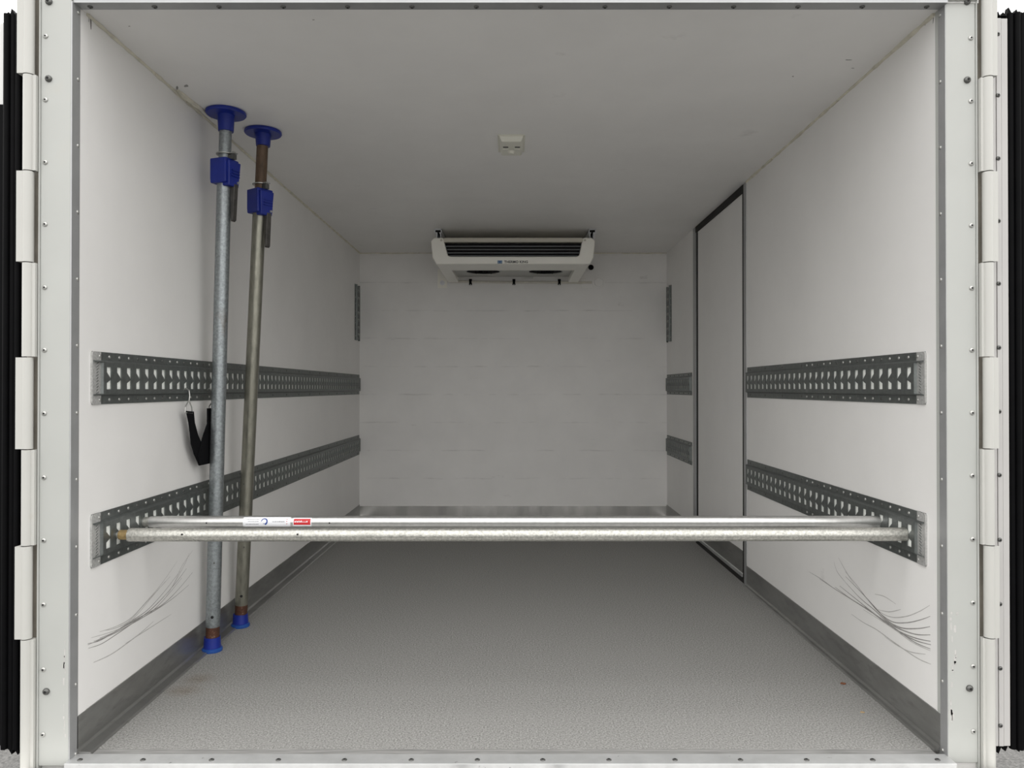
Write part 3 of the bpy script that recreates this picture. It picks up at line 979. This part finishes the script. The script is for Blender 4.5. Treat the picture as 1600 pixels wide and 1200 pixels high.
MB().prism([(XA2 + 0.02, YU + 0.045, zb + 0.0005), (XA2 + 0.02, YU + 0.25, zb + 0.001), (XA2 + 0.02, YU + 0.25, zb + 0.02), (XA2 + 0.02, YU + 0.045, zb + 0.04)],
           (XB2 - XA2 - 0.04, 0, 0)).build('underside_lip', 'unit', un, bevel=0.004)
MB().box(XA2 + 0.05, XB2 - 0.05, YU + 0.20, YB - 0.004, zdeck, zdeck + 0.006).build('fan_deck', 'deck', un)
for fx in (-0.213, 0.210):
    fn = thing_part('fan', un, (fx, 4.995, zdeck))
    MB().lathe((fx, 4.995, zdeck + 0.003), (fx, 4.995, 0), [(0, 0.124), (0.008, 0.122), (0.012, 0.116), (0.006, 0.114)], 32).build('fan_ring', 'deck', fn, smooth=True)
    MB().lathe((fx, 4.995, zdeck + 0.001), (fx, 4.995, 0), [(0, 0.115), (0.0045, 0.115)], 32).build('fan_opening', 'hole', fn)
    gr = MB()
    for rr in (0.035, 0.06, 0.085):
        gr.tube([(fx + rr * math.cos(q), 4.995 + rr * math.sin(q), zdeck - 0.006) for q in [2 * math.pi * i / 24 for i in range(25)]], 0.0014, 5)
    for i in range(6):
        a = i * math.pi / 3
        gr.tube([(fx, 4.995, zdeck - 0.006), (fx + 0.108 * math.cos(a), 4.995 + 0.108 * math.sin(a), zdeck - 0.006)], 0.0014, 5)
    gr.build('fan_guard', 'black', fn)
# lettering and logo
zx = U(0, 409.2)[1]
text_mesh('lettering', 'THERMO KING', 0.0205, 'ink', un, ((806.5 - VU) * k, YU - 0.0006, zx), TO_CAM, spacing=1.06, bold=0.0006)
lg = MB().box((777.3 - VU) * k, (784.8 - VU) * k, YU - 0.0010, YU + 0.002, zx - 0.0095, zx + 0.0095).build('logo_square', 'paleblue', un)
mb = MB()
cx = (781 - VU) * k
mb.box(cx - 0.008, cx + 0.008, YU - 0.0018, YU - 0.001, zx + 0.003, zx + 0.0055)
mb.box(cx - 0.0022, cx + 0.0022, YU - 0.0018, YU - 0.001, zx - 0.007, zx + 0.003)
mb.build('logo_mark', 'inkblue', lg)
pz = zb - 0.0001
yl = YU + 0.252
tp = MB().box((791.5 - VU) * yl / F, (813.5 - VU) * yl / F, yl + 0.01, yl + 0.012, zb + 0.002, zdeck - 0.002).build('rating_plate', 'unittrim', un)
# hanger channels to the ceiling
for u in (684, 926):
    x = (u - VU) * YU / F * 1.0
    s = 1 if u < 800 else -1
    hg = MB()
    w, t = 0.022, 0.0045
    z0, z1 = zt - 0.012, ZC - 0.0005
    hg.box(x - w, x - w + t, YU + 0.004, YU + 0.5, z1 - 0.022, z1)
    hg.box(x + w - t, x + w, YU + 0.004, YU + 0.5, z1 - 0.022, z1)
    hg.box(x - w, x + w, YU + 0.004, YU + 0.5, z1 - t, z1)
    hg.box(x - w, x - 0.008, YU + 0.004, YU + 0.5, z1 - 0.024, z1 - 0.021)
    hg.box(x + 0.008, x + w, YU + 0.004, YU + 0.5, z1 - 0.024, z1 - 0.021)
    hg.box(x - 0.012 + s * 0.004, x - 0.009 + s * 0.004, YU + 0.004, YU + 0.5, z0, z1 - 0.021)
    hg.box(x + 0.009 + s * 0.004, x + 0.012 + s * 0.004, YU + 0.004, YU + 0.5, z0, z1 - 0.021)
    ho = hg.build('hanger_channel', 'sticker', un)
    MB().box(x - 0.017, x + 0.017, YU + 0.02, YU + 0.49, z1 - 0.019, z1 - 0.003).build('channel_shade', 'hole', ho)  # black block stands in for the shade inside the channel
# rear mounting foot with washer
fx = (691 - VU) * (YB - 0.004) / F
MB().box(fx - 0.034, fx + 0.034, YB - 0.004, YB - 0.0005, zv(450, YB), zv(420, YB)).build('mounting_foot', 'unit', un, bevel=0.003)
ft = MB().lathe((fx, YB - 0.004, zv(442, YB)), (fx, 0, zv(442, YB)), [(0, 0.017), (0.002, 0.017), (0.0025, 0.009), (0.010, 0.009), (0.012, 0.006)], 20).build('foot_bolt', 'sticker', un, smooth=True)
# sealed cable entry beside the unit
ce_ = MB().lathe(on_y(YB, 923.5, 417.5), on_y(YB, 923.5, 417.5) + Vector((0, -1, 0)), [(0, 0.020), (0.012, 0.017), (0.02, 0.010), (0.03, 0.009)], 14).build('cable_gland', 'black', un, smooth=True)

# drain pipe with clamps on the bulkhead
zp = zv(440.5, YB - 0.02)
dp = thing_part('drain_pipe', un, (0, YB - 0.012, zp))
pp = [on_y(YB - 0.012, u, v) for u, v in ((699, 438.5), (705, 439.5), (735, 440.2), (803, 440.8), (874, 441), (905, 441.5), (925, 441.2))]
MB().tube(pp, 0.0085, 12).build('pipe', 'pipe', dp, smooth=True)
for u in (735, 803, 874):
    p = on_y(YB - 0.012, u, 440.6)
    cp = MB().lathe(p + Vector((-0.009, 0, 0)), p + Vector((1, 0, 0)), [(0, 0.0115), (0.018, 0.0115)], 14)
    cp.box(p.x - 0.010, p.x + 0.010, YB - 0.010, YB - 0.0005, p.z - 0.020, p.z + 0.022)
    c = cp.build('pipe_clamp', 'black', dp)
    inst('clamp_screw', RIVET, (p.x, YB - 0.010, p.z - 0.018), dp, TO_CAM)
# silicone patches round the pipe entry and the middle clip
pe = on_y(YB - 0.0005, 935.5, 441)
MB().lathe(pe, pe + Vector((0, -1, 0)), [(0, 0.044), (0.003, 0.043), (0.004, 0.034), (0.010, 0.030)], 24).build('entry_seal', 'wall', dp, smooth=True)
MB().box(on_y(YB, 908, 0).x, on_y(YB, 926, 0).x, YB - 0.006, YB - 0.0005, zv(450.5, YB), zv(437, YB)).build('entry_plate', 'wall', dp, bevel=0.002)
MB().box(on_y(YB, 819, 0).x, on_y(YB, 834, 0).x, YB - 0.004, YB - 0.0005, zv(450.5, YB), zv(445, YB)).build('clip_plate', 'wall', dp, bevel=0.001)
MB().box(on_y(YB, 820, 0).x, on_y(YB, 833, 0).x, YB - 0.022, YB - 0.0005, zv(435, YB), zv(430, YB)).build('drain_outlet', 'deck', dp, bevel=0.002)

# ------------------------------------------------------------------ ceiling fitting
yc0, yc1 = 0.972 * F / (VV - 209), 0.972 * F / (VV - 236)
cf = thing('ceiling_fitting', (-0.012, (yc0 + yc1) / 2, ZC), 'small ivory plastic fitting with two slots on the ceiling', 'ceiling fitting')
x0, x1 = (777 - VU) * yc0 / F, (820.5 - VU) * yc0 / F
xc = (x0 + x1) / 2
MB().box(x0, x1, yc0, yc1, ZC - 0.004, ZC - 0.0002).build('base_plate', 'plastic', cf, bevel=0.0015)
co = MB()
lo = [(x0 + 0.006, yc0 + 0.006), (x1 - 0.006, yc0 + 0.006), (x1 - 0.006, yc1 - 0.01), (x0 + 0.006, yc1 - 0.01)]
hi = [(x0 + 0.016, yc0 + 0.014), (x1 - 0.016, yc0 + 0.014), (x1 - 0.014, yc1 - 0.02), (x0 + 0.014, yc1 - 0.02)]
co.rings([[(x, y, ZC - 0.003) for x, y in lo], [(x, y, ZC - 0.024) for x, y in hi]])
co.build('cover', 'plastic', cf, bevel=0.003)
for x in (xc - 0.022, xc + 0.024):
    MB().box(x - 0.010, x + 0.010, yc0 + 0.070, yc0 + 0.085, ZC - 0.0252, ZC - 0.022).build('slot', 'darksteel', cf)
    MB().box(x - 0.012, x + 0.012, yc0 + 0.086, yc0 + 0.096, ZC - 0.030, ZC - 0.022).build('slot_lip', 'plastic', cf, bevel=0.001)
MB().lathe((xc, yc0 + 0.13, ZC - 0.022), (xc, yc0 + 0.13, 0), [(0, 0.016), (0.008, 0.014), (0.012, 0.010)], 18).build('push_knob', 'plastic', cf, smooth=True)


# ------------------------------------------------------------------ scuffs and dirt on the walls
def ribbons(X, crop, scale, curves, name, m, parent, wid=0.0011):
    """curves drawn on the wall, given as polylines in photograph pixels relative to a corner"""
    mb = MB()
    s = 1 if X < 0 else -1
    for idx, (pts, w) in enumerate(curves):
        P = [on_x(X, crop[0] + a / scale, crop[1] + b / scale) for a, b in pts]
        # smooth the polyline
        Q = []
        for i in range(len(P) - 1):
            p0, p1, p2, p3 = P[max(i - 1, 0)], P[i], P[i + 1], P[min(i + 2, len(P) - 1)]
            for j in range(6):
                t = j / 6
                Q.append(0.5 * ((2 * p1) + (p2 - p0) * t + (2 * p0 - 5 * p1 + 4 * p2 - p3) * t * t + (3 * p1 - p0 - 3 * p2 + p3) * t ** 3))
        Q.append(P[-1])
        off = Vector((s * (0.0003 + 0.00004 * idx), 0, 0))
        L, Rr = [], []
        for i, q in enumerate(Q):
            d_ = (Q[min(i + 1, len(Q) - 1)] - Q[max(i - 1, 0)]).normalized()
            nn = Vector((0, -d_.z, d_.y))
            t = i / (len(Q) - 1)
            ww = wid * w * (0.35 + 0.65 * math.sin(math.pi * min(1, max(0.02, t)) ** 0.8))
            L.append(q + nn * ww + off); Rr.append(q - nn * ww + off)
        mb.rings([L, Rr], caps=False, close=False)
    o = mb.build(name, m, parent)
    o['kind'] = 'stuff'
    return o


SC = 1200 / 220.0
left_dark = [([(100, 790), (200, 765), (330, 690), (450, 610), (600, 510), (740, 360), (880, 180)], 1.0),
             ([(100, 800), (250, 735), (400, 650), (560, 560), (700, 440), (850, 270), (940, 150)], 1.2),
             ([(105, 830), (220, 790), (360, 700), (500, 605), (640, 520), (760, 400), (900, 230)], 1.0),
             ([(200, 745), (330, 690), (480, 600), (620, 525), (740, 455), (860, 340), (990, 185)], 1.1),
             ([(150, 770), (300, 715), (450, 635), (580, 560), (700, 490), (830, 400), (960, 290)], 1.0)]
left_light = [([(230, 680), (330, 660), (450, 600), (560, 480), (680, 350), (800, 220)], 1.0),
              ([(200, 690), (350, 640), (470, 570), (600, 430), (720, 290), (860, 90)], 0.9),
              ([(130, 740), (300, 690), (430, 630), (540, 520), (640, 400), (760, 260)], 0.9),
              ([(150, 950), (300, 880), (450, 775), (560, 690), (660, 600)], 1.2),
              ([(420, 790), (560, 700), (700, 610), (810, 540)], 0.9),
              ([(700, 440), (820, 300), (900, 130), (990, 0)], 0.8), ([(760, 400), (850, 250), (930, 100), (960, 20)], 0.8)]
right_dark = [([(1048, 645), (940, 662), (800, 655), (680, 590), (560, 460), (440, 330), (330, 220)], 1.2),
              ([(1050, 715), (930, 712), (800, 670), (690, 610), (570, 500), (450, 400), (330, 270)], 1.2),
              ([(1052, 770), (930, 745), (790, 690), (670, 610), (540, 510), (430, 420), (280, 300)], 1.3),
              ([(1055, 800), (930, 765), (800, 700), (660, 605), (520, 500), (390, 420), (240, 310)], 1.3),
              ([(1050, 835), (920, 780), (790, 690), (650, 590), (500, 490), (350, 395), (230, 320), (110, 240)], 1.2),
              ([(1050, 558), (960, 590), (850, 612), (730, 605), (620, 530), (530, 430), (430, 300), (330, 180)], 0.9)]
right_light = [([(1045, 465), (950, 520), (840, 560), (720, 565), (620, 520), (540, 440)], 0.9),
               ([(1055, 965), (950, 920), (820, 835), (700, 750), (590, 670), (480, 610), (380, 540)], 1.2),
               ([(1010, 880), (880, 860), (760, 800), (660, 730)], 0.9),
               ([(230, 320), (120, 240), (20, 180)], 1.0), ([(330, 270), (260, 180), (230, 90)], 0.9), ([(400, 280), (330, 170), (270, 60)], 0.9),
               ([(1050, 850), (900, 780), (760, 680), (640, 600), (480, 500)], 0.9), ([(800, 500), (700, 520), (600, 500)], 0.8),
               ([(580, 370), (660, 390), (760, 455)], 0.8)]
ribbons(XL, (120, 860), SC, left_dark, 'scuff_marks', 'scuff', wl, 0.0013)
ribbons(XL, (120, 860), SC, left_light, 'scuff_marks', 'scufflight', wl, 0.0013)
ribbons(XR, (1260, 860), SC, right_dark, 'scuff_marks', 'scuff', wr, 0.0015)
ribbons(XR, (1260, 860), SC, right_light, 'scuff_marks', 'scufflight', wr, 0.0014)
# black grime in the upper rear corners
ribbons(XL, (110, 0), 4.0, [([(62, 60), (75, 80), (90, 130)], 4), ([(112, 75), (118, 120), (120, 178)], 3.5), ([(90, 75), (100, 100), (105, 130)], 2.5)],
        'grime', 'scuff', wl, 0.0012)
ribbons(XR, (1200, 0), 4.0, [([(990, 100), (985, 130), (992, 150)], 3.5), ([(1020, 70), (1012, 100), (1000, 130)], 3), ([(1045, 60), (1043, 100), (1040, 140)], 2)],
        'grime', 'scuff', wr, 0.0012)

# ------------------------------------------------------------------ scraps on the floor
def on_floor(u, v):
    Y = CAMZ * F / (v - VV)
    return Vector(((u - VU) * Y / F, Y, 0))


c = on_floor(1316, 1068)
pts = [(-0.008, 0.002), (-0.003, 0.007), (0.004, 0.006), (0.009, -0.001), (0.003, -0.005), (-0.004, -0.004)]
tag(MB().rings([[c + Vector((a, b, 0.0003 + 0.002 * (i % 2))) for i, (a, b) in enumerate(pts)],
                [c + Vector((a, b, 0.0015 + 0.003 * (i % 2))) for i, (a, b) in enumerate(pts)]]).build('leaf_scrap', 'leaf'),
    'curled reddish brown leaf scrap lying on the floor', 'leaf')
c = on_floor(1346, 1112)
tag(MB().rings([[c + Vector((a * 0.8, b * 0.7, 0.0003)) for i, (a, b) in enumerate(pts)],
                [c + Vector((a * 0.7, b * 0.6, 0.002)) for i, (a, b) in enumerate(pts)]]).build('leaf_scrap', 'lamptan'),
    'pale tan leaf scrap lying on the floor', 'leaf')

# thick smear of sealant beside the first post, smudges on the ceiling
def on_ceiling(u, v, d=0.0004):
    Y = (ZC - CAMZ) * F / (VV - v)
    return Vector(((u - VU) * Y / F, Y, ZC - d))


sm = MB()
P = [on_ceiling(u, v, 0.003) for u, v in ((277, 139), (284, 146), (292, 152), (302, 160), (313, 168), (330, 182))]
sm.tube(P, [0.004, 0.010, 0.008, 0.009, 0.007, 0.003], 8)
struct(sm.build('trim_12', 'seal', smooth=True), 'thick sealant smear on the ceiling edge beside the first post', 'sealant')
sg = MB()
for u, v, a, b in ((290, 133, 5.0, 2.2), (275.5, 136, 2.0, 3.0), (200, 39, 2.0, 0.7), (466, 20, 2.0, 0.7), (489, 29, 2.0, 0.7), (1334, 105, 3, 0.6), (1240, 118, 2, 1), (1327, 92, 6, 0.6)):
    ring = []
    for q in range(9):
        an = 2 * math.pi * q / 9
        k_ = random.uniform(0.6, 1.1)
        ring.append(on_ceiling(u + a * k_ * math.cos(an), v + b * k_ * math.sin(an)))
    sg.rings([ring, [p - Vector((0, 0, 0.0003)) for p in ring]])
so = sg.build('smudges', 'scuff', ce)
so['kind'] = 'stuff'

# rusty stain on the floor in front of the first post: pigment that fades out at its edge
stain = bpy.data.materials.new('rusty_floor_stain')
stain.use_nodes = True
t = stain.node_tree
b = t.nodes['Principled BSDF']
b.inputs['Base Color'].default_value = (0.30, 0.20, 0.11, 1)
b.inputs['Roughness'].default_value = 0.9
b.inputs['Specular IOR Level'].default_value = 0.05
tc = t.nodes.new('ShaderNodeTexCoord')
mp = t.nodes.new('ShaderNodeMapping')
mp.inputs['Location'].default_value = (-0.5 * 2, -0.5 * 2, 0)
mp.inputs['Scale'].default_value = (2, 2, 0)
t.links.new(tc.outputs['Generated'], mp.inputs['Vector'])
gr = t.nodes.new('ShaderNodeTexGradient'); gr.gradient_type = 'SPHERICAL'
t.links.new(mp.outputs['Vector'], gr.inputs['Vector'])
no = t.nodes.new('ShaderNodeTexNoise'); no.inputs['Scale'].default_value = 6; no.inputs['Detail'].default_value = 5
t.links.new(tc.outputs['Generated'], no.inputs['Vector'])
mu = t.nodes.new('ShaderNodeMath'); mu.operation = 'MULTIPLY'
t.links.new(gr.outputs['Fac'], mu.inputs[0]); t.links.new(no.outputs['Fac'], mu.inputs[1])
mu2 = t.nodes.new('ShaderNodeMath'); mu2.operation = 'MULTIPLY'; mu2.inputs[1].default_value = 0.5
t.links.new(mu.outputs[0], mu2.inputs[0])
t.links.new(mu2.outputs[0], b.inputs['Alpha'])
M['stain'] = stain
for c_, sx, sy in ((on_floor(288, 1078), 0.07, 0.05), (on_floor(312, 1060), 0.06, 0.05)):
    MB().add([(c_.x - sx, c_.y - sy, 0.0004), (c_.x + sx, c_.y - sy, 0.0004), (c_.x + sx, c_.y + sy, 0.0004), (c_.x - sx, c_.y + sy, 0.0004)], [(0, 1, 2, 3)]).build('rust_stain', 'stain', fl)
